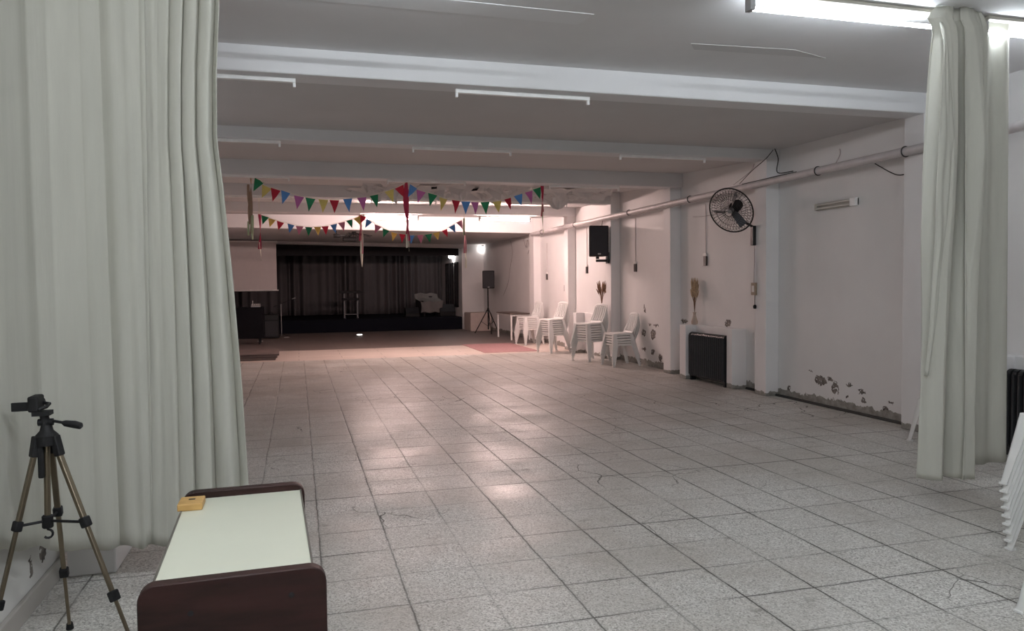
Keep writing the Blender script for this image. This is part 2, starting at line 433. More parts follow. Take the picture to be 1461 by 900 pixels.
# stage: side wing, beam, platform, dark box
struct('wall_stage_right_wing', MB().box((5.50, 25.9, 0), (XW, 26.1, 3.2)), 'wall')
beam(25.85, 2.975, 2.80, 3.2, .25, 'ceiling_stage_beam', 'ceil', XL-.2, 5.6)
struct('stage_platform', MB().box((XL, 25.95, 0), (5.5, 31, .43)), 'navy', bevel=.01)
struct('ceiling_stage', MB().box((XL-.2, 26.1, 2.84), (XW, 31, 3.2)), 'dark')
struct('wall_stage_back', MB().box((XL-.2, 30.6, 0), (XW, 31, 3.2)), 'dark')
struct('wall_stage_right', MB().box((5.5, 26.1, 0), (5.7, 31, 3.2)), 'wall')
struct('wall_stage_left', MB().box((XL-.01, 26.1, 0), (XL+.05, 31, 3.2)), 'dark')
for k, y in enumerate((26.5, 27.35, 28.2)):
    w = MB()
    for a, b, c, d in ((y, y+.06, .75, 2.35), (y+.54, y+.6, .75, 2.35), (y, y+.6, .75, .81), (y, y+.6, 2.29, 2.35)):
        w.box((5.46, a, c), (5.51, b, d))
    fr = struct('window_%d' % (k+1), w, 'dark')
    tag(MB().box((5.475, y+.05, .8), (5.495, y+.55, 2.3)).build('glass_pane', 'winglass', fr), kind='structure')

# red carpet patch beside the chairs
cp = MB().box((4.05, 16.7, 0), (5.35, 19.2, .008)).build('carpet_runner', 'carpet')
tag(cp, 'dusty red carpet strip lying on the floor left of the white chair stacks', 'carpet')

# peeling plaster hanging under the ceiling of the third bay
rr = random.Random(11)
fl = MB()
for k in range(26):
    x = 1.2 + 4.7*rr.random(); y = 12.9 + .95*rr.random(); z = 3.34 - .10*rr.random() - (.05 if x > 4.5 else 0)
    w_, d_ = rr.uniform(.25, .75), rr.uniform(.12, .35); ph = rr.random()*6; curl = rr.uniform(.04, .17)
    nx_, ny_ = 8, 4
    vs = []
    for jj in range(ny_+1):
        for ii in range(nx_+1):
            u, v = ii/nx_, jj/ny_
            e = mnoise.noise(Vector((u*4+k, v*3, ph)))
            vs.append((x+(u-.5)*w_*(1+.5*e), y+(v-.5)*d_*(1+.6*e), z - curl*v*v*(1+.7*math.sin(u*6+ph)) + .035*e))
    wq = nx_+1
    fl.add(vs, [(jj*wq+ii, jj*wq+ii+1, (jj+1)*wq+ii+1, (jj+1)*wq+ii) for jj in range(ny_) for ii in range(nx_)])
struct('ceiling_peeling_plaster', fl, 'ceil', solid=.010)
for (x, y, w_, d_) in ((2.45,13.2,.35,.05),(3.25,13.25,.75,.05),(5.25,13.05,.45,.06)):
    struct('ceiling_gap_shade', MB().prism([(-.5,-.2),(-.1,-.5),(.3,-.35),(.5,.1),(.1,.5),(-.35,.3)], lambda p, q: (x+p[0]*w_, y+p[1]*d_, q+.10*p[0]*w_), 3.235, 3.27), 'dark')  # dark slabs: shade of the gaps behind the flakes, put into colour
# flat lighter slab and hairline joints in the near ceiling
struct('ceiling_patch', MB().add([(-.4,4.95,3.425),(2.02,5.0,3.425),(1.98,5.22,3.425),(-.4,5.2,3.425),(-.4,4.95,3.417),(2.02,5.0,3.417),(1.98,5.22,3.417),(-.4,5.2,3.417)], [(0,1,2,3),(4,7,6,5),(0,4,5,1),(1,5,6,2),(2,6,7,3),(3,7,4,0)]), 'beam')
struct('ceiling_patch', MB().add([(3.0,5.42,3.425),(3.9,5.36,3.425),(4.3,5.5,3.425),(3.1,5.55,3.425),(3.0,5.42,3.418),(3.9,5.36,3.418),(4.3,5.5,3.418),(3.1,5.55,3.418)], [(0,1,2,3),(4,7,6,5),(0,4,5,1),(1,5,6,2),(2,6,7,3),(3,7,4,0)]), 'ceil')

# masonry radiator niches on the right wall: apron, two piers
def niche(y0, y1, zt):
    struct('trim_radiator_apron', MB().box((XW-.12, y0+.03, 0), (XW, y1-.03, zt-.004)), 'pil', bevel=.006)
    struct('trim_radiator_pier', MB().box((XW-.24, y0, 0), (XW, y0+.15, zt)), 'pil', bevel=.008)
    struct('trim_radiator_pier', MB().box((XW-.31, y1-.2, 0), (XW, y1, zt)), 'pil', bevel=.008)
niche(9.70, 11.14, .87); niche(14.5, 16.1, .90); niche(4.1, 5.5, .87)

# ------------------------------------------------------------------ radiators
def radiator(y0, n, label):
    t = thing('radiator', label, 'radiator', (XW-.25, y0, 0))
    for i in range(n):
        y = i*.058
        mb = MB()
        prof = []
        for a in range(9):
            ang = PI*a/8; prof.append((.06*math.cos(ang), .72+.045*math.sin(ang)))
        for a in range(9):
            ang = PI + PI*a/8; prof.append((.06*math.cos(ang), .10+.045*math.sin(ang)))
        mb.prism(prof, lambda p, s: (p[0]+.04, y+s, p[1]), .004, .046)
        mb.tube([(-.02, y+.025, .1), (-.02, y+.025, .72)], .018, 8)
        mb.build('radiator_section', 'iron', t, smooth=True)
    for z in (.1, .72): MB().tube([(.04, .0, z), (.04, n*.058, z)], .02, 8).build('connecting_pipe', 'iron', t, smooth=True)
    for y in (.03, n*.058-.03): MB().box((.0, y-.02, 0), (.08, y+.02, .07)).build('foot', 'iron', t)
    return t
radiator(9.87, 18, 'black ribbed radiator between white masonry piers under the vase of pale reeds')
radiator(4.28, 17, 'black ribbed radiator at the right frame edge behind stacked chairs')

# ------------------------------------------------------------------ pipe on the right wall
pp = thing('wall_pipe', 'long white painted pipe running along the upper right wall', 'pipe', (6.02, 3.2, 2.868))
MB().tube([(0, 0, .0), (0, 5.6, 0), (0, 16.2, .0)], .047, 14).build('pipe_run', 'pipe', pp, smooth=True)
for y in (3.26, 4.62, 7.7, 10.0, 12.9, 15.3):
    mb = MB(); mb.tube([(.052*math.cos(2*PI*k/16), y, .052*math.sin(2*PI*k/16)) for k in range(16)], .007, 6, closed=True)
    mb.box((.04, y-.012, .045), (.25, y+.012, .055))
    mb.build('pipe_clamp', 'blackmetal', pp, smooth=True)
mb = MB(); mb.tube([(-.02, 5.0, .042), (-.02, 5.4, .045), (-.015, 5.75, .043), (-.02, 6.2, .042)], .008, 6)
mb.build('strapped_cable', 'cable', pp, smooth=True)
mb = MB(); mb.tube([(-.01, 6.3+i*.55, -.05-.02*math.sin(i*1.3)**2) for i in range(17)], .006, 6)
mb.build('clipped_wire', 'cablew', pp, smooth=True)

def cable(name, pts, label, r=.007, mat='cable', n=6):
    # smooth the polyline
    P_ = [Vector(p) for p in pts]; out = []
    for i in range(len(P_)-1):
        p0 = P_[max(i-1,0)]; p1 = P_[i]; p2 = P_[i+1]; p3 = P_[min(i+2,len(P_)-1)]
        for k in range(6):
            t = k/6
            out.append(.5*((2*p1)+(p2-p0)*t+(2*p0-5*p1+4*p2-p3)*t*t+(3*p1-p0-3*p2+p3)*t*t*t))
    out.append(P_[-1])
    o = MB().tube(out, r, n).build(name, mat, smooth=True)
    return tag(o, label, 'cable')
cable('hanging_cable', [(6.14,8.85,3.31),(6.10,8.72,3.16),(6.05,8.66,2.97),(6.02,8.30,2.935)], 'black cable dropping from the ceiling hole onto the pipe right of the fan')
cable('hanging_cable', [(6.12,8.86,3.30),(6.04,8.90,3.19),(6.0,9.15,3.07),(6.02,9.5,2.93)], 'thin black cable slanting from the ceiling hole down towards the fan', .005)
cable('hanging_cable', [(6.19,9.40,3.20),(6.16,9.45,3.10),(6.08,9.75,2.95)], 'short wire hanging beside the pilaster above the fan', .005, 'cablew')
cable('hanging_cable', [(6.10,6.98,2.83),(6.2,6.86,2.72),(6.22,6.75,2.675),(6.24,6.64,2.69),(6.24,6.58,2.72)], 'black cable loop hanging under the pipe near the cream curtain', .006)
cable('cable_stub', [(6.23,7.70,3.12),(6.24,7.71,3.05),(6.20,7.75,2.93)], 'short cable stub rising from the pipe on the bare wall', .007, 'cablew')
cable('wall_cable', [(6.24,11.2,2.62),(6.24,10.9,2.60),(6.2,10.4,2.60),(6.0,9.9,2.62),(5.85,9.5,2.62)], 'thin grey wire sagging from the pipe to the back of the fan', .004, 'cablew')
cable('wall_cable', [(6.25,22.3,2.86),(6.25,22.1,2.5),(6.25,22.4,2.0),(6.25,22.6,1.6),(6.25,23.2,1.2)], 'thin wire trailing down the far wall beside the stand speaker', .006, 'cablew')
cable('wall_cable', [(6.25,20.9,2.86),(6.25,20.7,2.6),(6.25,20.5,2.78),(6.25,20.35,2.55),(6.25,20.5,2.4)], 'tangle of thin wire on the far wall above the white framed table', .006, 'cablew')

# ------------------------------------------------------------------ wall lamp, sockets
t = thing('wall_tube_fixture', 'small yellowed unlit twin tube fixture on the bare right wall', 'lamp fixture', (XW, 7.42, 2.47))
MB().box((-.025, 0, -.045), (0, .72, .045)).build('body', 'fixold', t, bevel=.006)
for z in (-.022, .022): MB().tube([(-.038, .09, z), (-.038, .68, z)], .013, 10).build('tube', 'tubeoff', t, smooth=True)
MB().box((-.06, 0, -.048), (-.0, .09, .048)).build('end_cap', 'fixbody', t, bevel=.006)
MB().box((-.055, .68, -.04), (-.0, .72, .04)).build('end_cap', 'fixold', t, bevel=.006)

def socket(x, y, z, top, dark, label, wz):
    t = thing('wall_socket', label, 'socket', (x, y, z))
    h, w = (.075, .045) if dark else (.085, .055)
    MB().box((-.03, -w, -h), (0, w, h)).build('plate', 'socket_d' if dark else 'socket_b', t, bevel=.006)
    if dark:
        MB().box((-.035, -w, h), (0, w, h+.045)).build('junction_cap', 'metalw', t, bevel=.005)
    else:
        MB().box((-.036, -.028, -.045), (-.03, .028, .045)).build('switch_face', 'paper', t, bevel=.003)
    MB().tube([(-.01, 0, h), (-.01, 0, top-z)], .007, 6).build('feed_conduit', 'conduit', t, smooth=True)
socket(XW, 10.84, 1.89, 2.80, 1, 'dark wall socket on a thin conduit, left of the fan', 0)
socket(XW, 12.15, 1.515, 2.80, 0, 'brown switch plate on the wall above the peeled paint patches, left of the pale reeds', 0)
socket(XW, 13.45, 1.84, 2.80, 1, 'dark wall socket hanging on a wire right of the wall speaker', 0)
socket(XW, 14.83, 1.43, 2.0, 0, 'brown switch plate just under the wall speaker, right of the dark reeds', 0)
socket(XW, 15.99, 1.85, 2.80, 1, 'dark wall socket left of the wall speaker', 0)
socket(XW, 17.44, 1.44, 2.80, 1, 'dark wall socket beside the bright pilaster above the second chair stack', 0)
socket(XW, 18.84, 1.73, 2.60, 1, 'small grey socket on the brightest wall above the farthest chair stack', 0)
socket(XW-.2, 9.19, 1.454, 2.0, 0, 'brown switch plate on the pilaster under the fan', 0)
t = thing('hanging_plug', 'black plug dangling on a cord below the fan switch plate', 'plug', (XW-.215, 9.17, 1.2))
MB().tube([(0,0,.03),(.005,.01,.1),(0,0,.17)], .005, 6).build('cord', 'cable', t, smooth=True)
MB().lathe([(.012,-.02),(.022,-.012),(.024,.02),(.012,.035)], n=12).build('plug_body', 'black', t, smooth=True)

# ------------------------------------------------------------------ unlit ceiling fixtures (1.2 m)
def tube_fixture(x0, y, z, label, L=1.22, w=.045, grp='unlit ceiling tube fixtures'):
    t = thing('ceiling_tube_fixture', label, 'ceiling lamp', (x0, y, z), 0, grp)
    MB().box((0, -w/2, -.026), (L, w/2, .008)).build('housing', 'fixbody', t, bevel=.004)
    for x in (0, L-.022): MB().box((x, -.014, -.062), (x+.022, .014, -.024)).build('lamp_holder', 'fixbody', t, bevel=.003)
    return t
tube_fixture(-1.20, 6.42, 3.212, 'unlit ceiling tube behind the nearest beam, beside the left curtain')
tube_fixture(1.33, 6.44, 3.212, 'unlit ceiling tube behind the nearest beam, at mid ceiling')
tube_fixture(-1.37, 9.02, 3.184, 'unlit ceiling tube behind the second beam, beside the left curtain')
tube_fixture(1.34, 9.05, 3.184, 'unlit ceiling tube behind the second beam, at mid ceiling')
tube_fixture(3.98, 9.02, 3.182, 'unlit ceiling tube behind the second beam, left of the fan')
tube_fixture(-1.30, 11.68, 3.155, 'unlit ceiling tube above the tan ribbon at the near bunting end')
tube_fixture(1.34, 11.70, 3.15, 'unlit ceiling tube above the middle of the near bunting')
tube_fixture(3.96, 11.76, 3.142, 'unlit ceiling tube right of the near bunting, by the peeling plaster')
tube_fixture(-1.30, 14.30, 3.155, 'unlit ceiling tube behind the left half of the near bunting')
tube_fixture(1.34, 14.31, 3.145, 'unlit ceiling tube behind the middle of the near bunting flags')
tube_fixture(3.97, 14.32, 3.132, 'unlit ceiling tube behind the right end of the near bunting')

# lit tubes: near row and the hidden warm ones before the far bright fascia
def lit_batten(x0, y, z, L, label, mat='tube_on'):
    t = thing('ceiling_tube_lamp', label, 'ceiling lamp', (x0, y, z))
    MB().box((0, -.085, .035), (L, -.03, .062)).build('housing', 'fixold', t, bevel=.008)
    for x in (0, L-.035):
        MB().box((x, -.05, -.05), (x+.035, .02, .062)).build('lamp_holder', 'grey', t, bevel=.004)
    MB().tube([(.035, 0, -.028), (L-.035, 0, -.028)], .0150, 8).build('glowing_tube', mat, t, smooth=True)
    return t
lit_batten(2.85, 4.42, 3.36, 1.55, 'brightly lit ceiling tube left of the gathered cream curtain')
lit_batten(4.75, 4.42, 3.36, 1.4, 'brightly lit ceiling tube at the upper right corner beyond the curtain')
lit_batten(-.25, 4.42, 3.36, 1.5, 'added fill tube lit just above the frame over the left curtain')  # fill lamp added out of view to lift the mid-hall
for x, y, w_ in ((-.9, .9, 'left'), (1.3, .9, 'right')):  # unseen lamps added behind the camera to brighten the hall
    lit_batten(x, y, 3.36, 1.5, 'added fill tube overhead behind the camera, on its %s side' % w_, 'tube_fill')
def fill_wall_lamp(x, y, z, label):
    t = thing('fill_wall_tube_lamp', label, 'wall lamp', (x, y, z))
    MB().box((0, 0, -.045), (.03, 1.25, .045)).build('housing', 'fixbody', t, bevel=.006)
    for a in (0, 1.215): MB().box((.03, a, -.025), (.075, a+.035, .025)).build('lamp_holder', 'grey', t, bevel=.004)
    MB().tube([(.055, .035, 0), (.055, 1.215, 0)], .0185, 8).build('glowing_tube', 'tube_wall_fill', t, smooth=True)
fill_wall_lamp(XL, 6.9, 2.45, 'added fill tube on the left hall wall hidden behind the wide curtain')  # invented lamp, hidden by the curtain, added to fill right wall and floor
lit_batten(4.0, 16.92, 3.045, 1.22, 'warm lit tube under the far beam near the right wall, before the bright fascia', 'tube_warm')
lit_batten(1.4, 16.92, 3.045, 1.22, 'warm lit tube under the far beam at mid ceiling, behind the buntings', 'tube_warm')

# small wall lamps near the stage
for (x, y, z, lab) in ((6.24, 25.86, 2.80, 'small bright wall lamp above the speaker on its stand'), (5.44, 27.4, 2.60, 'small bright wall lamp above the dark stage windows')):
    t = thing('wall_lamp', lab, 'wall lamp', (x, y, z))
    MB().box((-.04, -.05, .06), (.03, .04, .10)).build('bracket', 'grey', t, bevel=.004)
    MB().lathe([(.03,-.09),(.06,-.07),(.065,.03),(.04,.06)], (-.06,-.06,0), 12).build('lamp_globe', 'sconce' if y < 26 else 'sconce_stage', t, smooth=True)
t = thing('floor_disc', 'small glowing round disc on the dark floor before the stage', 'floor light', (1.81, 23.8, 0))  # bright mark on the floor, built as a small glowing disc
MB().lathe([(.11,0),(.12,.02),(.09,.035)], n=16).build('rim', 'grey', t, smooth=True)
MB().lathe([(.085,.034),(.08,.045),(.02,.05)], n=16).build('lens', 'spot', t, smooth=True)

# ------------------------------------------------------------------ curtains
def curtain(name, fn, nu, nv, mat, label, cat='curtain'):
    t = thing(name, label, cat, (0,0,0))
    return t
SIL = [(.2,-.258),(.5,-.265),(1.03,-.285),(1.59,-.317),(2.1,-.356),(2.32,-.379),(2.68,-.373),(3.04,-.351),(3.4,-.345)]
tl = thing('hall_curtain', 'wide cream curtain hanging across the left side behind the tripod', 'curtain', (-.75, 4.27, .2))
off = Vector((-.75, 4.27, .2))
KL = [(0,(-1.20,2.35,.56)),(.12,(-1.20,3.0,.53)),(.26,(-1.20,3.58,.47)),(.36,(-1.195,3.85,.39)),(.45,(-1.19,4.07,.31)),(.52,(-1.15,4.2,.262)),(.62,(-1.02,4.28,.205)),(.72,(-.92,4.285,.228)),(.82,(-.84,4.285,.208)),(1,(-.735,4.285,.215))]
def kl(u):
    for (a, p), (b, q) in zip(KL, KL[1:]):
        if u <= b:
            t = (u-a)/(b-a); return tuple(lerp(x, y, t) for x, y in zip(p, q))
    return KL[-1][1]
def left_panel(u, v):
    x, y, hz = kl(u); z = lerp(hz + .012*math.sin(u*34), 3.42, v)
    e = .004; x2, y2, _ = kl(min(1, u+e)); x1, y1, _ = kl(max(0, u-e))
    tx, ty = x2-x1, y2-y1; L = math.hypot(tx, ty) or 1; nx, ny = ty/L, -tx/L
    a = .022*(abs(math.sin(u*12.5+.3 + .25*math.sin(v*2)))**.6 - .6) + .005*math.sin(u*50+v*1.2) + .012*mnoise.noise(Vector((u*7, v*1.4, 3)))*(1.2-v)
    a *= min(1, (1-u)*9+.15) * (.55+.45*min(1, abs(u-.3)*4))
    x += .0
    if u > .9: x += lerp(.022, -.02, 1-v)*(u-.9)*10
    return Vector((x + nx*a, y + ny*a, z)) - off
MB().grid(left_panel, 220, 40).build('smooth_panel', 'curtain', tl, smooth=True, solid=.003, normals=False)
def right_fold(u, v):
    hz = .205 + .008*math.sin(u*23); z = lerp(hz, 3.42, v)
    xl = lerp(-.80, -.75, v); xr = interp(SIL, z) - .012
    # folds fan out from the gathered top and swing to the right lower down
    ph = u + .10*(1-v)*u*(1-u)*4
    w = ph*2*PI*5.8; fw = min(1, max(0, (u-.22)/.28))
    x = lerp(xl, xr, u) + .014*math.sin(w*1.0+1.3)*(u*(1-u)*4)*fw
    sharp = 2*abs(math.cos(w*.5))**.7 - 1.1
    amp = lerp(.012, .030, u)*lerp(1, .75, v)
    y = 4.305 + .01*u - amp*1.25*sharp*fw - .03*math.sin(u*PI) + .006*mnoise.noise(Vector((u*14, v*5, 8)))
    return Vector((x, y, z)) - off
MB().grid(right_fold, 150, 48).build('gathered_folds', 'curtain', tl, smooth=True, solid=.003, normals=False)

# right curtain: front bunch, overlapping flap, back panel
RL = [(.18,4.109),(.24,4.109),(1.31,4.129),(2.27,4.155),(2.93,4.186),(3.2,4.205),(3.26,4.212),(3.30,4.165),(3.335,4.139),(3.38,4.18),(3.42,4.225)]
RR = [(.18,4.665),(1.3,4.668),(2.04,4.70),(2.5,4.722),(2.9,4.718),(3.22,4.722),(3.28,4.71),(3.36,4.675),(3.42,4.655)]
tr = thing('hall_curtain', 'cream curtain gathered and tied at the top, hanging by the right wall', 'curtain', (4.45, 4.27, .2))
off2 = Vector((4.45, 4.27, .2))
PROF = [(-.1,.05),(0,.02),(.06,-.06),(.16,-.11),(.26,-.09),(.31,.0),(.34,.10),(.38,.05),(.43,-.06),(.54,-.15),(.64,-.12),(.69,.0),(.72,.11),(.76,.07),(.82,.02),(.87,.03),(.91,.10),(.95,.06),(1,.05),(1.1,.05)]
def bunch(u, v):
    z = lerp(.18, 3.42, v)
    xl, xr = interp(RL, z)+.012, interp(RR, z)-.012
    ph = u + .05*math.sin(u*PI)*(1-v) + .055*math.sin(u*9.5+1+v*1.5)
    w = ph*2*PI*4.2 + .9 + .5*math.sin(v*3)
    s = 2*abs(math.cos(w*.5 + .35*math.sin(u*9+v*2)))**.65 - 1.0
    amp = interp([(.18,.10),(1.5,.10),(2.6,.08),(3.2,.045),(3.42,.02)], z)
    x = lerp(xl, xr, u) + .022*math.cos(w)*(u*(1-u)*4)
    k = interp([(.18,1),(2.4,1),(3.1,.6),(3.42,.25)], z)
    y = 4.29 + interp(PROF, u + .03*math.sin(z*1.7))*k - .22*amp*s*min(1, u*10+.25)*min(1, (1-u)*10+.25) + .008*mnoise.noise(Vector((u*12, z*2.2, 2)))
    if z > 3.24: y -= .02*math.sin((z-3.24)/.18*PI)
    return Vector((x, y, z)) - off2
MB().grid(bunch, 220, 70).build('pleated_drape', 'curtain', tr, smooth=True, solid=.003, normals=False)
CR = [(.9,4.15),(1.6,4.235),(2.1,4.315),(2.35,4.34),(2.52,4.335),(2.9,4.275),(3.2,4.225),(3.28,4.215)]
def flap(u, v):
    z = lerp(.9, 3.28, v)
    xl, xr = interp(RL, z)-.004, interp(CR, z)
    y = 4.175 + .03*u*u - .015*math.sin(u*PI) + .012*mnoise.noise(Vector((u*5+v, z*2.5, 5))) + (.05*(1-v)**6) + .03*max(0, (z-3.1)/.18)
    return Vector((lerp(xl, xr, u), y, z)) - off2
MB().grid(flap, 24, 50).build('folded_flap', 'curtain', tr, smooth=True, solid=.003, normals=False)
def backpanel(u, v):
    z = lerp(.19, 3.42, v)
    xl = 4.50; xr = lerp(5.085, 5.045, v)
    w = u*2*PI*3
    return Vector((lerp(xl, xr, u), 4.42 + .018*math.sin(w) + .02*u, z)) - off2
MB().grid(backpanel, 60, 30).build('rear_panel', 'curtain', tr, smooth=True, solid=.003, normals=False)
# ------------------------------------------------------------------ tripod with camcorder
tp = thing('tripod', 'bronze camera tripod with black joints standing before the left curtain', 'tripod', (-1.02, 3.56, 0))
hub = Vector((0, 0, .93))
feet = [Vector((-.013, .275, 0)), Vector((.378, -.22, 0)), Vector((-.215, -.17, 0))]
roots = [Vector((.004, .035, .915)), Vector((.032, -.012, .915)), Vector((-.034, -.012, .915))]
spread = Vector((-.008, 0, .585))
for r0, ft in zip(roots, feet):
    pt = lambda t: r0.lerp(ft, t)
    lg = MB().bar(pt(0), pt(.34), .024, .018).build('leg', 'bronze', tp, bevel=.004)
    MB().bar(pt(.33), pt(.68), .019, .014).build('leg_section', 'bronze', lg, bevel=.003)
    MB().bar(pt(.67), pt(.985), .014, .011).build('leg_section', 'bronze', lg, bevel=.003)
    for q in (.355, .68):
        MB().bar(pt(q-.022), pt(q+.022), .036, .032).build('leg_clamp', 'black', lg, bevel=.006)
    MB().lathe([(.013,0),(.017,.004),(.014,.028),(.009,.036)], ft, 10).build('rubber_foot', 'black', lg, smooth=True)
    MB().bar(r0+Vector((0,0,.03)), pt(.06), .034, .03).build('leg_hinge', 'black', lg, bevel=.006)
    MB().tube([spread, pt(.355)], .006, 6).build('spreader_arm', 'black', tp, smooth=True)
MB().tube([(-.008,0,.56), (0,0,.98)], .0125, 10).build('centre_column', 'bronze', tp, smooth=True)
MB().lathe([(.02,.90),(.042,.905),(.044,.945),(.026,.965),(.02,.99)], n=14).build('shoulder', 'black', tp, smooth=True)
MB().box((-.03,-.03,.77), (-.008,-.008,.915)).build('crank_handle', 'black', tp, bevel=.006)
MB().lathe([(.018,.555),(.022,.56),(.022,.605),(.016,.61)], (-.008,0,0), 12).build('spreader_collar', 'black', tp, smooth=True)
mb = MB(); mb.tube([(-.008,0,.56)]+[(-.008+.018*math.sin(a), 0, .53+.018*math.cos(a)) for a in [i*.5 for i in range(9)]], .005, 6)
mb.build('weight_hook', 'black', tp, smooth=True)
mb = MB(); mb.box((-.045,-.03,1.03), (.02,.03,1.048)); mb.tube([(0,0,.98),(-.008,0,1.035)], .017, 10); mb.tube([(-.03,0,1.0),(.026,0,1.0)], .015, 10)
mb.build('pan_head', 'black', tp, smooth=True)
mb = MB(); mb.tube([(.02,0,1.005),(.06,-.01,.997),(.072,-.012,.993),(.11,-.02,.987),(.135,-.025,.98),(.14,-.027,.979)], [.006,.006,.013,.016,.014,.006], 10)
mb.build('pan_handle', 'black', tp, smooth=True)
tc_ = thing('camcorder', 'small black camcorder with side screen open on the tripod', 'camera', (-1.04, 3.56, 1.046))
MB().box((-.040,-.03,.0), (.0,.06,.066)).build('body', 'black', tc_, bevel=.008)
mb = MB(); mb.tube([(-.025,.06,.03),(-.025,.085,.03)], [.024,.022], 12); mb.build('lens', 'black', tc_, smooth=True)
MB().box((-.104,-.012,.005), (-.040,-.004,.042)).build('flip_screen', 'black', tc_, bevel=.003)
mb = MB(); mb.tube([(.0,-.02,.01),(.025,-.01,.02),(.028,.02,.028),(.0,.04,.03)], .008, 6); mb.build('hand_strap', 'black', tc_, smooth=True)

# ------------------------------------------------------------------ desk at bottom left
dk = thing('desk', 'dark mahogany sided desk with ivory laminate top, seen end-on in front', 'desk', (-.19, 2.6, 0), .035)
def rounded_panel(x0, x1, zt, r=.045):
    pts = [(x0,0),(x1,0)]
    for a in range(7):
        t = PI/2*a/6; pts.append((x1-r+r*math.cos(t), zt-r+r*math.sin(t)))
    for a in range(7):
        t = PI/2+PI/2*a/6; pts.append((x0+r+r*math.cos(t), zt-r+r*math.sin(t)))
    return pts
for (y0, y1) in ((-.475,-.435),(.46,.50)):
    p = MB().prism(rounded_panel(-.243 if y0 < 0 else -.228, .234 if y0 < 0 else .216, .785), lambda p, s: (p[0], s, p[1]), y0, y1).build('end_panel', 'deskwood', dk, bevel=.004, smooth=True)
    if y0 < 0:
        for (x, z) in ((-.115,.70),(.14,.715),(.19,.60),(-.17,.25)):
            MB().lathe([(.006,0),(.008,.0015),(.003,.003)], (x, y0, z), 10, Matrix.Rotation(PI/2, 3, 'X')).build('screw_cap', 'black', p, smooth=True)
MB().box((-.212,-.435,.735), (.198,.46,.758)).build('top', 'laminate', dk)
mb = MB(); mb.box((-.218,-.435,.735), (-.212,.46,.761)); mb.build('edge_strip', 'edge', dk)
mb = MB(); mb.box((.198,-.435,.735), (.204,.46,.761)); mb.build('edge_strip', 'edge', dk)
MB().box((-.212,-.442,.752), (.205,-.430,.768)).build('edge_strip', 'edge', dk)
MB().box((-.20,-.435,.25), (-.18,.46,.735)).build('modesty_panel', 'deskwood', dk)
MB().box((-.20,-.435,.22), (.19,.46,.24)).build('shelf', 'deskwood', dk)
bk = thing('wooden_block', 'small yellow wooden block with a dark slot on the ivory desk top', 'block', (-.387, 2.95, .758))
MB().box((-.042,-.055,0), (.042,.050,.026)).build('block_body', 'block', bk, bevel=.004)
MB().box((-.01,.0,.0255), (.012,.012,.0275)).build('slot', 'black', bk)

# ------------------------------------------------------------------ plastic chairs
ch = thing('plastic_chair', 'x', 'chair')
def chair_parts(t):
    SZ = .42
    # seat: slightly dished panel with rolled rim.  local front = -Y
    def seat(u, v):
        hw = lerp(.205, .19, v)
        x = (u*2-1)*hw; y = lerp(-.205, .19, v)
        e = max(abs(u*2-1), abs(v*2-1)); z = SZ - .012*(1-e**4)
        if v < .12: z -= .02*(1-v/.12)**2
        return (x, y, z)
    s = MB().grid(seat, 14, 14).build('seat', 'plastic', t, smooth=True, solid=.005, normals=False)
    # rim skirt round the seat
    mb = MB(); pts = [(-.207,-.205),(.207,-.205),(.192,.192),(-.192,.192)]
    for i in range(4):
        (x0,y0),(x1,y1) = pts[i], pts[(i+1)%4]
        mb.bar((x0,y0,SZ-.020),(x1,y1,SZ-.020), .006, .032)
    mb.build('seat_rim', 'plastic', s, bevel=.004)
    # legs: tapered L sections flaring outwards
    def leg(sx, sy):
        mb = MB(); top = Vector((sx*.208, sy*.198 if sy > 0 else -.207, SZ-.008))
        ft = Vector((sx*.270, .30 if sy > 0 else -.268, 0))
        w0, w1, th = .074, .038, .006
        for (dx, dy) in ((1,0),(0,1)):
            vs = []
            for c, w in ((top, w0), (ft, w1)):
                a = c; b = c + Vector((-sx*dx*w, -sy*dy*w, 0))
                n = Vector((-sx*dy*th, -sy*dx*th, 0))
                vs += [a, b, b+n, a+n]
            mb.add(vs, [(0,1,2,3),(7,6,5,4),(0,4,5,1),(1,5,6,2),(2,6,7,3),(3,7,4,0)])
        lg = mb.build('leg', 'plastic', t)
        x0, y0 = ft.x, ft.y
        MB().box((min(x0+sx*.006, x0-sx*.038), min(y0+sy*.006, y0-sy*.038), 0), (max(x0+sx*.006, x0-sx*.038), max(y0+sy*.006, y0-sy*.038), .014)).build('foot_pad', 'plastic', lg, bevel=.003)
    for sx in (-1, 1):
        for sy in (-1, 1): leg(sx, sy)
    # backrest: frame with five slats, leaning back
    def bp(x, s):  # s 0..1 up the back
        return Vector((x*lerp(1, .93, s), .185 + .15*s + .02*math.sin(s*PI), SZ + .385*s - .035*s*s*abs(x/.19)**2.5))
    def strip(x0, x1, s0, s1, nx, ns):
        m = MB(); m.grid(lambda u, v: bp(lerp(x0, x1, u), lerp(s0, s1, v)), nx, ns); return m
    fr = MB()
    for a in (strip(-.195,-.165,-.02,1,2,10), strip(.165,.195,-.02,1,2,10), strip(-.165,.165,.86,1,10,3), strip(-.165,.165,-.02,.10,10,2)):
        fr.add(a.v, a.f)
    b = fr.build('backrest', 'plastic', t, smooth=True, solid=.008, normals=False)
    for k in range(5):
        xc = -.128 + k*.064
        strip(xc-.021, xc+.021, .09, .87, 2, 8).build('slat', 'plastic', b, smooth=True, solid=.006, normals=False)
chair_parts(ch)
ORD = ['lowest', 'second', 'third', 'fourth', 'fifth', 'sixth', 'seventh', 'eighth', 'ninth', 'tenth']
used = [False]
STEP = .048
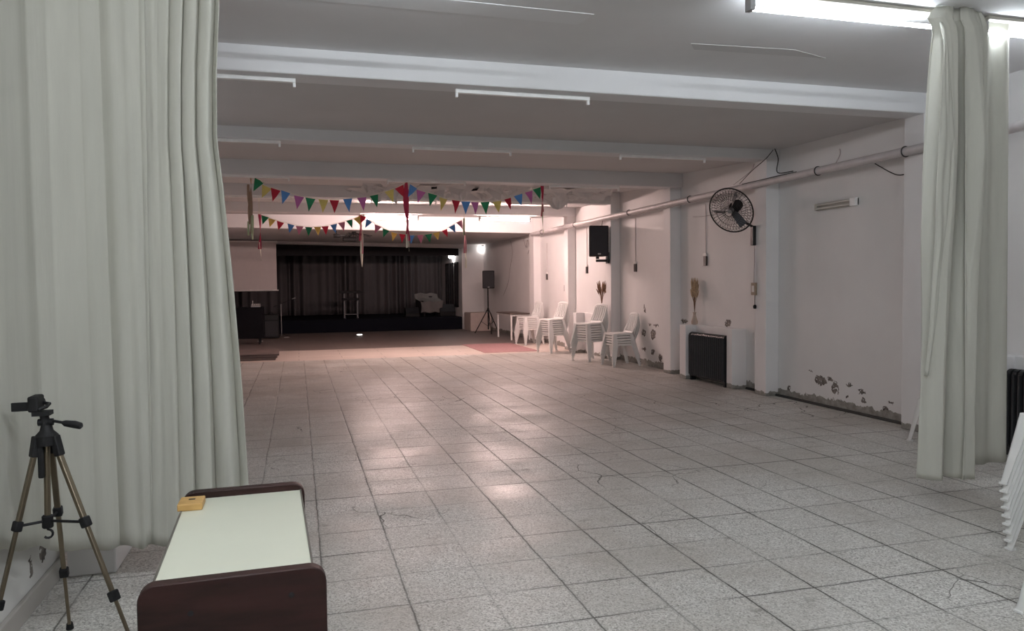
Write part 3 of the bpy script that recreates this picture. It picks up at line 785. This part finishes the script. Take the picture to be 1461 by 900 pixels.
def put_chair(x, y, z, rz, label, group):
    if not used[0]:
        used[0] = True; ch.location = (x, y, z); ch.rotation_euler = (0,0,rz); ch['label'] = label
        if group: ch['group'] = group
    else: dup(ch, (x, y, z), rz, label, group)
def stack(x, y, rz, n, where, group):
    fx, fy = math.sin(rz), -math.cos(rz)
    for k in range(n):
        o = 'lowest' if k == 0 else ('topmost' if k == n-1 else ORD[k]+' up')
        put_chair(x + fx*.006*k, y + fy*.006*k, k*STEP, rz, 'white plastic chair, %s in the %s' % (o, where), group)
R90 = -PI/2      # front towards -X
stack(4.165, 3.125, R90, 9, 'tall stack at the right frame edge', 'chairs stacked at the right frame edge')
put_chair(3.468, 2.465, 0, R90, 'lone white plastic chair, one leg showing at the lower right corner', None)
put_chair(5.93, 5.74, 0, R90, 'white plastic chair half hidden behind the gathered cream curtain', None)
stack(5.72, 18.7, R90+.2, 7, 'farthest stack beside the white framed table', 'chairs stacked along the right wall')
stack(5.55, 16.3, R90+.32, 8, 'stack beneath the bright pilaster', 'chairs stacked along the right wall')
stack(5.66, 14.3, R90+.34, 8, 'stack under the wall speaker', 'chairs stacked along the right wall')
stack(5.84, 13.25, R90+.05, 5, 'shortest stack beside the peeling wall', 'chairs stacked along the right wall')

# ------------------------------------------------------------------ fan
fan = thing('wall_fan', 'large black wire caged wall fan on the pilaster bracket', 'fan', (6.07, 9.2, 2.18))
C = Vector((5.70, 9.2, 2.525)) - Vector((6.07, 9.2, 2.18))
n = Vector((-.79, -.46, -.43)).normalized(); a = n.cross(Vector((0,0,1))).normalized(); b_ = a.cross(n)
RF = .315
def fp(r, t, d): return C + (a*math.cos(t) + b_*math.sin(t))*r + n*d
MB().tube([fp(RF, 2*PI*k/48, 0) for k in range(48)], .010, 8, closed=True).build('cage_ring', 'blackmetal', fan, smooth=True)
def cage(side):
    mb = MB()
    for k in range(40):
        t = 2*PI*k/40
        mb.tube([fp(.05, t+.12*side, side*.075), fp(.17, t+.05*side, side*.068), fp(.27, t, side*.038), fp(RF, t, 0)], .0024, 4)
    for r, d in ((.06,.075),(.18,.066),(.26,.043)):
        mb.tube([fp(r, 2*PI*k/36, side*d) for k in range(36)], .0022, 5, closed=True)
    return mb
cage(1).build('front_cage', 'blackmetal', fan)
cage(-1).build('rear_cage', 'blackmetal', fan)
for k in range(3):
    t0 = 2*PI*k/3 - .15
    mb = MB()
    def blade(u, v):
        r = lerp(.04, .265, u); t = t0 + (v-.5)*lerp(.55, .26, u) + .15*u
        return fp(r, t, (v-.5)*.09)
    mb.grid(blade, 8, 6); mb.build('blade', 'fanblade', fan, smooth=True, solid=.003)
mb = MB(); mb.tube([fp(0,0,.05), fp(0,0,.0), fp(0,0,-.02)], [.028,.036,.036], 14); mb.build('hub', 'grey', fan, smooth=True)
mb = MB(); mb.tube([fp(0,0,-.08), fp(0,0,-.10), fp(0,0,-.22), fp(0,0,-.25)], [.05,.078,.074,.03], 14); mb.build('motor', 'black', fan, smooth=True)
mb = MB(); mb.tube([fp(0,0,-.16), fp(0,0,-.17)+Vector((0,0,-.16)), Vector((-.10,.0,.16)), Vector((-.035,0,.13)), Vector((-.035,0,.05))], .018, 8); mb.build('arm', 'blackmetal', fan, smooth=True)
MB().box((-.05,-.035,-.13), (0,.035,.14)).build('bracket', 'blackmetal', fan, bevel=.006)
mb = MB(); mb.tube([(-.02,-.02,-.13),(-.02,-.025,-.3),(-.02,-.015,-.5),(-.02,-.01,-.65)], .005, 6); mb.build('power_cord', 'cablew', fan, smooth=True)

# ------------------------------------------------------------------ dried plants
def reeds(x, y, z, h, n_, spread_, mat1, mat2, label, name='dried_reeds'):
    t = thing(name, label, 'dried plant', (x, y, z))
    MB().lathe([(.03,0),(.05,.01),(.055,.05),(.03,.12),(.022,.17),(.03,.20)], n=14).build('vase', 'vase', t, smooth=True)
    rr = random.Random(int(x*100+y*10))
    st = MB(); hd = MB()
    for k in range(n_):
        a = rr.random()*2*PI; s = spread_*rr.random()**.6; hh = h*rr.uniform(.72, 1)
        p0 = Vector((0,0,.18)); p2 = Vector((math.cos(a)*s*.7, math.sin(a)*s, hh)); p1 = p0.lerp(p2, .5) + Vector((-p2.x*.28, -p2.y*.28, 0))
        st.tube([p0, p1, p2], .003, 4)
        d = (p2-p1).normalized()
        q = p1.lerp(p2, .35)
        hd.tube([q, q+(p2-q)*.4, q+(p2-q)*.8, p2+d*.02], [.004, .014, .011, .003], 5)
    st.build('stems', mat2, t); hd.build('seed_heads', mat1, t, smooth=True)
    return t
reeds(6.17, 11.03, .87, .74, 46, .085, 'straw', 'straw_d', 'tall bundle of pale dried reeds in a vase above the black radiator')
reeds(6.17, 14.93, .90, .70, 26, .16, 'straw_d', 'straw_d', 'dark loose dried reeds in a vase below the wall speaker')

# ------------------------------------------------------------------ speakers
def speaker_box(t, w, d, h):
    prof = [(-w/2, -d/2), (w/2, -d/2), (w*.36, d/2), (-w*.36, d/2)]
    MB().prism(prof, lambda p, s: (p[0], p[1], s), 0, h).build('cabinet', 'black', t, bevel=.025, seg=3)
    MB().box((-w*.44, -d/2-.012, h*.04), (w*.44, -d/2+.005, h*.96)).build('grille', 'grille', t, bevel=.008)
    MB().box((-.03, -d/2-.016, h*.05), (.03, -d/2-.011, h*.10)).build('badge', 'grey', t, bevel=.002)
ws = thing('wall_speaker', 'black loudspeaker bracketed high on the right wall above the chairs', 'speaker', (5.83, 14.32, 2.09), -.18)
speaker_box(ws, .40, .34, .61)
mb = MB(); mb.box((-.03,-.03,-.05), (.03,.03,.0)); mb.box((-.03,-.02,-.11), (.30,.03,-.06)); mb.box((.19,-.10,-.14),(.225,.10,.08))
mb.build('bracket', 'blackmetal', ws, bevel=.004)
mb = MB(); mb.tube([(.12,.17,.5),(.14,.19,.68),(.16,.18,.78)], .006, 6); mb.build('lead', 'cable', ws, smooth=True)
ss = thing('speaker_stand', 'black tripod speaker stand beside the beige box', 'stand', (5.80, 23.4, 0))
MB().tube([(0,0,.12),(0,0,1.42)], .02, 10).build('pole', 'black', ss, smooth=True)
MB().lathe([(.03,.70),(.035,.72),(.035,.78),(.03,.8)], n=12).build('collar', 'black', ss, smooth=True)
for k in range(3):
    t_ = 2*PI*k/3 + .5; d = Vector((math.cos(t_), math.sin(t_), 0))
    lg = MB().tube([d*.03+Vector((0,0,.74)), d*.44+Vector((0,0,.015))], .015, 8).build('leg', 'black', ss, smooth=True)
    MB().bar(Vector((0,0,.22)), d*.23+Vector((0,0,.37)), .018, .008).build('brace', 'black', ss)
    MB().tube([d*.43+Vector((0,0,.03)), d*.45+Vector((0,0,0.0))], .02, 8).build('rubber_foot', 'black', lg, smooth=True)
sp = thing('stand_speaker', 'black loudspeaker on the tripod stand near the stage', 'speaker', (5.80, 23.4, 1.42), -.1)
speaker_box(sp, .39, .34, .56)

# ------------------------------------------------------------------ table, beige box
tb = thing('side_table', 'white framed table with a brown top beside the farthest chair stack', 'table', (5.93, 20.95, 0))
MB().box((-.30,-.78,.715), (.30,.78,.74)).build('tabletop', 'tabletop', tb, bevel=.004)
mb = MB()
for x in (-.26,.26): mb.box((x-.018,-.72,.66),(x+.018,.72,.715))
for y in (-.72,.72): mb.box((-.26,y-.018,.66),(.26,y+.018,.715))
mb.build('frame', 'metalw', tb)
for x in (-.26,.26):
    for y in (-.72,.72):
        MB().box((x-.022,y-.022,0),(x+.022,y+.022,.70)).build('leg', 'metalw', tb, bevel=.003)
cb = thing('beige_box', 'large beige carton standing against the wall beside the stage', 'box', (5.83, 25.0, 0), .05)
MB().box((-.36,-.42,0), (.36,.42,.60)).build('carton', 'tan', cb, bevel=.02)
mb = MB(); mb.box((-.34,-.4,.6), (-.01,.4,.612)); mb.build('flap', 'tan', cb)
mb = MB(); mb.box((.01,-.4,.6), (.34,.4,.612)); mb.build('flap', 'tan', cb)

# ------------------------------------------------------------------ stage curtain and things on stage
sc_ = thing('stage_curtain', 'dark charcoal pleated curtain across the back of the stage', 'curtain', (1.6, 29.6, .45))
def stage_c(x0, x1, f0, ph0):
    def fn(u, v):
        x = lerp(x0, x1, u); ww = x*2*PI*f0 + ph0 + 1.2*math.sin(x*1.7)
        y = .13*math.sin(ww)*(.6+.4*math.sin(x*3.1+1)) + .05*math.sin(ww*.37+2)
        return (x, y*(1.1-.3*v), lerp(0, 2.32, v))
    return fn
for k, (x0, x1) in enumerate(((-4.1,-1.9),(-1.92,.2),(.18,2.2),(2.18,3.85))):
    MB().grid(stage_c(x0, x1, 2.9+.3*k, k*1.7), 150, 6).build('drape', 'stage_cloth', sc_, smooth=True, solid=.006, normals=False)
MB().tube([(-4.1,0,2.33),(3.85,0,2.33)], .02, 8).build('rail', 'dark', sc_, smooth=True)
va = thing('stage_valance', 'dark valance board hanging under the stage beam', 'valance', (1.6, 26.2, 2.62))
mb = MB(); mb.box((-4.1,0,-.06), (3.85,.05,.24)); mb.build('valance_board', 'dark', va)

pl = thing('keyboard_stand', 'dark keyboard on a white legged stand at the middle of the stage', 'keyboard stand', (1.76, 26.75, .43))
MB().box((-.40,-.16,.86), (.40,.16,.95)).build('keyboard', 'black', pl, bevel=.01)
MB().box((-.30,-.18,.62), (.26,.18,.70)).build('shelf', 'dark', pl, bevel=.006)
for x in (-.22,.22): MB().box((x-.028,-.03,0), (x+.028,.03,.86)).build('leg', 'fanblade', pl, bevel=.004)
for x in (-.22,.22): MB().box((x-.03,-.16,0), (x+.03,.16,.03)).build('foot', 'fanblade', pl, bevel=.004)
mb = MB(); mb.box((-.22,-.02,.12),(.22,.02,.15)); mb.build('crossbar', 'fanblade', pl)
ac = thing('draped_armchair', 'grey armchair draped with a pale cloth at the right of the stage', 'armchair', (4.55, 27.2, .43), .2)
MB().box((-.30,-.30,.10), (.30,.25,.42)).build('seat', 'dark', ac, bevel=.05)
MB().box((-.32,.20,.10), (.32,.36,.72)).build('backrest', 'dark', ac, bevel=.05)
for s in (-1,1): MB().box((s*.36-.06,-.30,.10), (s*.36+.06,.30,.56)).build('armrest', 'dark', ac, bevel=.04)
for sx in (-.28,.28):
    for sy in (-.24,.26): MB().box((sx-.03,sy-.03,0),(sx+.03,sy+.03,.11)).build('leg', 'dark', ac)
dc = thing('pale_cloth', 'pale grey cloth thrown over the armchair on the stage', 'cloth', (4.55, 27.2, .43), .2)
def drape(u, v):
    x = lerp(-.44, .40, u); s = v
    y = interp([(0,-.36),(.35,-.33),(.5,.17),(.62,.28),(.75,.39),(1,.42)], s); z = interp([(0,.12),(.35,.50),(.5,.62),(.62,.80),(.75,.76),(1,.45)], s)
    return (x + .03*math.sin(v*9+u*4), y + .02*math.sin(u*11), z + .02*math.sin(u*13+v*7) + .02)
MB().grid(drape, 20, 20).build('cloth_sheet', simple('pale_grey_cloth', (.20,.19,.185), .9), dc, smooth=True, solid=.008, normals=False)
for (x, y, w, d, h, lab) in ((3.9, 27.0, .50, .40, .32, 'black wedge stage monitor left of the draped armchair'), (5.15, 27.0, .55, .45, .42, 'black amplifier box right of the draped armchair')):
    t = thing('stage_monitor', lab, 'speaker', (x, y, .43))
    pr = [(-d/2,0),(d/2,0),(d/2,h),(d*.1,h),(-d/2,h*.35)]
    MB().prism(pr, lambda p, s: (s, p[0], p[1]), -w/2, w/2).build('cabinet', 'black', t, bevel=.01)
    MB().add([(-w*.45,-d*.5-.004,h*.38),(w*.45,-d*.5-.004,h*.38),(w*.45,d*.07,h*.99),(-w*.45,d*.07,h*.99)], [(0,1,2,3)]).build('grille', 'grille', t, solid=.01)

# projection screen
ps = thing('projection_screen', 'pale projection screen hanging at the far left before the stage', 'screen', (-1.6, 25.0, 1.43))
MB().box((-1.0,-.006,.02), (.98,.006,1.52)).build('screen_cloth', 'screen', ps)
MB().tube([(-1.04,0,0),(1.03,0,0)], .022, 10).build('bottom_bar', 'metalw', ps, smooth=True)
MB().box((-1.04,-.04,1.50), (1.02,.05,1.55)).build('casing', 'metalw', ps, bevel=.01)

# dark table with drape at the left, mixer, amps, mic stand
dt = thing('covered_table', 'table under a black cloth at the far left below the screen', 'table', (-1.45, 21.8, 0))
MB().box((-.60,-.35,.95), (.54,.35,1.0)).build('tabletop', 'black_cloth', dt, bevel=.01)
def skirtf(u, v):
    per = [(-.61,-.36),(.55,-.36),(.55,.36),(-.61,.36),(-.61,-.36)]
    k = min(3, int(u*4)); t_ = u*4-k; x = lerp(per[k][0], per[k+1][0], t_); y = lerp(per[k][1], per[k+1][1], t_)
    q = .02*math.sin(u*90)*(1-v); return (x*(1+q), y*(1+q), lerp(.16, .985, v))
MB().grid(skirtf, 120, 6).build('cloth_skirt', 'black_cloth', dt, smooth=True, normals=False)
for x in (-.5,.44):
    for y in (-.3,.3): MB().tube([(x*.86,y*.8,.95),(x,y,0)], .022, 8).build('leg', 'dark', dt, smooth=True)
mx = thing('mixer', 'small pale mixing console on the black covered table', 'mixer', (-1.10, 21.7, 1.0))
pr = [(-.14,0),(.14,0),(.14,.09),(-.14,.03)]
MB().prism(pr, lambda p, s: (s, p[0], p[1]), -.12, .12).build('console', 'grey', mx, bevel=.004)
for i in range(4): MB().box((-.09+i*.055,-.06,.055), (-.075+i*.055,.06,.075)).build('fader_strip', 'paper', mx)
mb = MB(); mb.tube([(-.08,.1,.06),(-.08,.1,.17)], .008, 6); mb.build('lamp_stalk', 'paper', mx, smooth=True)
am = thing('amplifier', 'black amplifier on the floor between covered table and microphone stand', 'amplifier', (-.78, 23.9, 0))
MB().box((-.24,-.18,.02), (.22,.18,.72)).build('cabinet', 'black', am, bevel=.015)
MB().box((-.21,-.19,.08), (.19,-.178,.52)).build('grille', 'grille', am)
MB().box((-.21,-.19,.56), (.19,-.178,.68)).build('control_panel', 'blackmetal', am)
mb = MB(); mb.tube([(-.08,0,.72),(-.05,0,.76),(.03,0,.76),(.06,0,.72)], .01, 6); mb.build('handle', 'black', am, smooth=True)
ms = thing('microphone_stand', 'boom microphone stand standing before the dark stage at left', 'microphone stand', (-.5, 24.3, 0))
MB().tube([(0,0,.03),(0,0,1.02)], .011, 8).build('pole', 'grey', ms, smooth=True)
MB().tube([(-.22,0,.93),(.33,-.02,1.16)], .008, 8).build('boom', 'blackmetal', ms, smooth=True)
for k in range(3):
    t_ = 2*PI*k/3+.2; MB().tube([(0,0,.10),(.26*math.cos(t_),.26*math.sin(t_),.008)], .008, 6).build('leg', 'blackmetal', ms, smooth=True)
mb = MB(); mb.tube([(.33,-.02,1.16),(.40,-.02,1.19),(.43,-.02,1.20)], [.012,.018,.024], 10); mb.build('microphone', 'grey', ms, smooth=True)
for i, (x, y, lab) in enumerate(((-1.05, 22.6, 'small white paper scrap on the dark floor near the covered table'), (-.35, 23.9, 'small white paper scrap at the foot of the microphone stand'))):
    tag(MB().prism([(-.07,-.05),(.06,-.06),(.08,.03),(.0,.07),(-.06,.04)], lambda p, s: (p[0]+x, p[1]+y, s+.03*p[0]), .008, .02).build('paper_scrap', 'paper'), lab, 'paper')

# pile of boards
for i in range(3):
    lab = ['lowest dark board in the pile on the floor by the left curtain', 'middle dark board in the pile on the floor by the left curtain', 'top dark board in the pile on the floor by the left curtain'][i]
    o = thing('wooden_board', lab, 'board', (-1.5+.03*i, 17.45, .042*i), .01*i, 'boards piled on the floor at left')
    MB().box((-1.0,-.72+.05*i,0), (1.02,.72-.03*i,.040)).build('board_panel', 'plank', o, bevel=.003)

# projector and its tangle under the lower ceiling
pj = thing('ceiling_projector', 'black projector hanging from the ceiling behind the far bunting', 'projector', (1.35, 20.6, 2.93))
MB().tube([(0,0,.03),(0,0,-.10)], .02, 8).build('mount_pole', 'blackmetal', pj, smooth=True)
MB().box((-.17,-.15,-.20), (.17,.15,-.10)).build('body', 'black', pj, bevel=.01)
mb = MB(); mb.tube([(-.06,.15,-.15),(-.06,.19,-.15)], .035, 12); mb.build('lens', 'grey', pj, smooth=True)
tg = thing('branch_ornament', 'tangle of thin dark branches fixed to the ceiling beside the projector', 'ornament', (1.42, 19.9, 2.93))
rr = random.Random(5)
for k in range(16):
    t_ = 2*PI*k/16 + rr.random()*.3; L = rr.uniform(.25, .5)
    p = [(0,0,-.03),(math.cos(t_)*L*.5, math.sin(t_)*L*.5, -.06-rr.random()*.06),(math.cos(t_)*L, math.sin(t_)*L, -.03-rr.random()*.1)]
    MB().tube(p, .008, 5).build('branch', 'cable', tg, smooth=True)
MB().lathe([(.05,-.08),(.07,-.04),(.05,0)], n=10).build('hub', 'cable', tg, smooth=True)
wb = thing('ceiling_camera', 'small black box under the ceiling left of the projector', 'camera', (.98, 19.9, 2.93))
MB().box((-.07,-.06,-.15), (.10,.08,-.06)).build('housing', 'black', wb, bevel=.01)
MB().tube([(0,0,.03),(0,0,-.07)], .015, 8).build('mount', 'blackmetal', wb, smooth=True)

# ------------------------------------------------------------------ bunting
S1A = [(-0.51,3.132,'g'),(-0.407,3.037,'y'),(-0.283,3.003,'r'),(-0.141,2.97,'b'),(0.05,2.905,'m'),(0.215,2.88,'g'),(0.405,2.862,'y'),(0.567,2.857,'r'),(0.769,2.882,'b'),(0.98,2.906,'m'),(1.166,2.946,'g'),(1.401,3.024,'y'),(1.557,3.086,'r')]
S1B = [(1.781,3.097,'b'),(1.9,3.027,'m'),(2.084,2.982,'g'),(2.251,2.919,'y'),(2.454,2.89,'r'),(2.616,2.877,'b'),(2.763,2.87,'m'),(2.932,2.877,'g'),(3.131,2.89,'y'),(3.307,2.937,'r'),(3.485,3.001,'b'),(3.665,3.058,'m'),(3.805,3.115,'g')]
S2A = [(-0.537,2.821,'g'),(-0.42,2.771,'o'),(-0.274,2.724,'R'),(-0.092,2.68,'b'),(0.06,2.648,'p'),(0.221,2.634,'g'),(0.377,2.64,'o'),(0.511,2.653,'R'),(0.669,2.689,'b'),(0.811,2.725,'p'),(0.953,2.773,'g'),(1.091,2.826,'o')]
S2B = [(1.217,2.846,'R'),(1.319,2.771,'b'),(1.484,2.675,'p'),(1.63,2.602,'g'),(1.781,2.542,'o'),(1.936,2.517,'R'),(2.102,2.496,'b'),(2.27,2.504,'p'),(2.434,2.521,'g'),(2.586,2.556,'o'),(2.746,2.606,'R'),(2.891,2.688,'b'),(3.035,2.773,'p')]
def bunting(segs, ends, y, fw, fh, label, zup):
    t = thing('bunting', label, 'bunting', (ends[1][0], y, ends[1][1]))
    o = Vector((ends[1][0], y, ends[1][1]))
    rr = random.Random(3)
    for si, seg in enumerate(segs):
        pts = [Vector((x, y, z+.008)) for x, z, _ in seg]
        e0, e1 = ends[si], ends[si+1]
        line = [Vector((e0[0], y, e0[1]))] + pts + [Vector((e1[0], y, e1[1]))]
        MB().tube([p-o for p in line], .004, 5).build('cord', 'rib_white', t, smooth=True)
        for i, (x, z, c) in enumerate(seg):
            d = (line[i+2] - line[i]).normalized(); sl = math.atan2(d.z, d.x)*.85 + rr.uniform(-.05,.05)
            yaw = rr.uniform(-.45, .45)
            m = Matrix.Translation(Vector((x,y,z))-o) @ Matrix.Rotation(-sl, 4, 'Y') @ Matrix.Rotation(yaw, 4, 'Z')
            k = rr.uniform(.93, 1.07)
            def fn(p, s): return m @ Vector((p[0], s + .012*math.sin(p[1]*20), p[1]))
            MB().prism([(-fw/2,0),(-fw*.25,-fh*.5),(0,-fh*k),(fw*.25,-fh*.5),(fw/2,0)], fn, -.001, .001).build('flag', 'flag_'+c, t)
    return t
bunting((S1A, S1B), ((-.60,3.165),(1.673,3.165),(3.885,3.165)), 11.95, .150, .195, 'nearer string of coloured pennant flags hanging below the third beam', 0)
bunting((S2A, S2B), ((-.62,2.85),(1.155,2.88),(3.13,2.84)), 14.5, .135, .160, 'farther string of smaller coloured pennant flags behind the first string', 0)
def streamer(x, y, zt, zb, parts, label, tether=0):
    t = thing('hanging_ribbon', label, 'ribbon', (x, y, zt))
    L = zt-zb
    for (mat, a, b, dx, w) in parts:
        mb = MB(); ph = random.random()*6
        def fn(u, v):
            s = lerp(a, b, v); tw = s*L*7+ph
            return (dx + .012*math.sin(s*L*5+ph) + (u-.5)*w*math.cos(tw*.6), (u-.5)*w*math.sin(tw*.6), -s*L)
        mb.grid(fn, 2, 24); mb.build('ribbon', mat, t, smooth=True, solid=.002, normals=False)
    if tether:
        MB().tube([(0,0,0),(0,0,tether)], .004, 5).build('hanging_string', 'rib_white', t)
    return t
Y1, Y2 = 11.98, 14.53
streamer(-.641, Y1, 3.16, 2.25, [('rib_brown',0,.75,0,.07),('rib_green',.6,1,.02,.05),('rib_brown',.1,.9,-.02,.04),('rib_green',.7,.93,-.035,.03)], 'tan and green paper ribbon at the left end of the nearer bunting')
streamer(1.673, Y1, 3.16, 2.085, [('rib_red',0,.85,0,.085),('rib_red',.1,.78,.02,.05),('rib_white',.72,1,.035,.03),('rib_white',.75,.95,-.02,.03)], 'crimson and white paper ribbon at the middle of the nearer bunting')
streamer(3.905, Y1, 3.16, 2.39, [('rib_red',0,.55,0,.06),('rib_green',.4,1,.015,.03),('rib_red',.2,.65,-.015,.03)], 'red and green paper ribbon at the right end of the nearer bunting')
streamer(-.638, Y2, 2.86, 2.02, [('rib_red',0,.75,0,.06),('rib_white',.6,1,.01,.03)], 'red and white paper ribbon at the left end of the farther bunting', .30)
streamer(1.168, Y2, 2.88, 1.905, [('rib_pink',0,.75,0,.05),('rib_white',.2,1,.015,.06),('rib_red',.1,.5,-.02,.03)], 'pink and white paper ribbon at the middle of the farther bunting', .30)
streamer(3.146, Y2, 2.84, 1.875, [('rib_green',0,.35,0,.04),('rib_pink',.25,.7,0,.06),('rib_white',.5,1,.01,.04)], 'pale pink and white paper ribbon at the right end of the farther bunting', .30)

# ------------------------------------------------------------------ world, view
w = bpy.data.worlds.new('world'); S.world = w; w.use_nodes = True
w.node_tree.nodes['Background'].inputs[0].default_value = (.5, .5, .55, 1)
w.node_tree.nodes['Background'].inputs[1].default_value = .05
S.view_settings.view_transform = 'Standard'; S.view_settings.look = 'None'
S.view_settings.exposure = 0.86; S.view_settings.gamma = 1; S.view_settings.use_curve_mapping = False
S.cycles.max_bounces = 10; S.cycles.diffuse_bounces = 7; S.cycles.glossy_bounces = 3
S.cycles.sample_clamp_indirect = 4; S.cycles.caustics_reflective = False; S.cycles.caustics_refractive = False
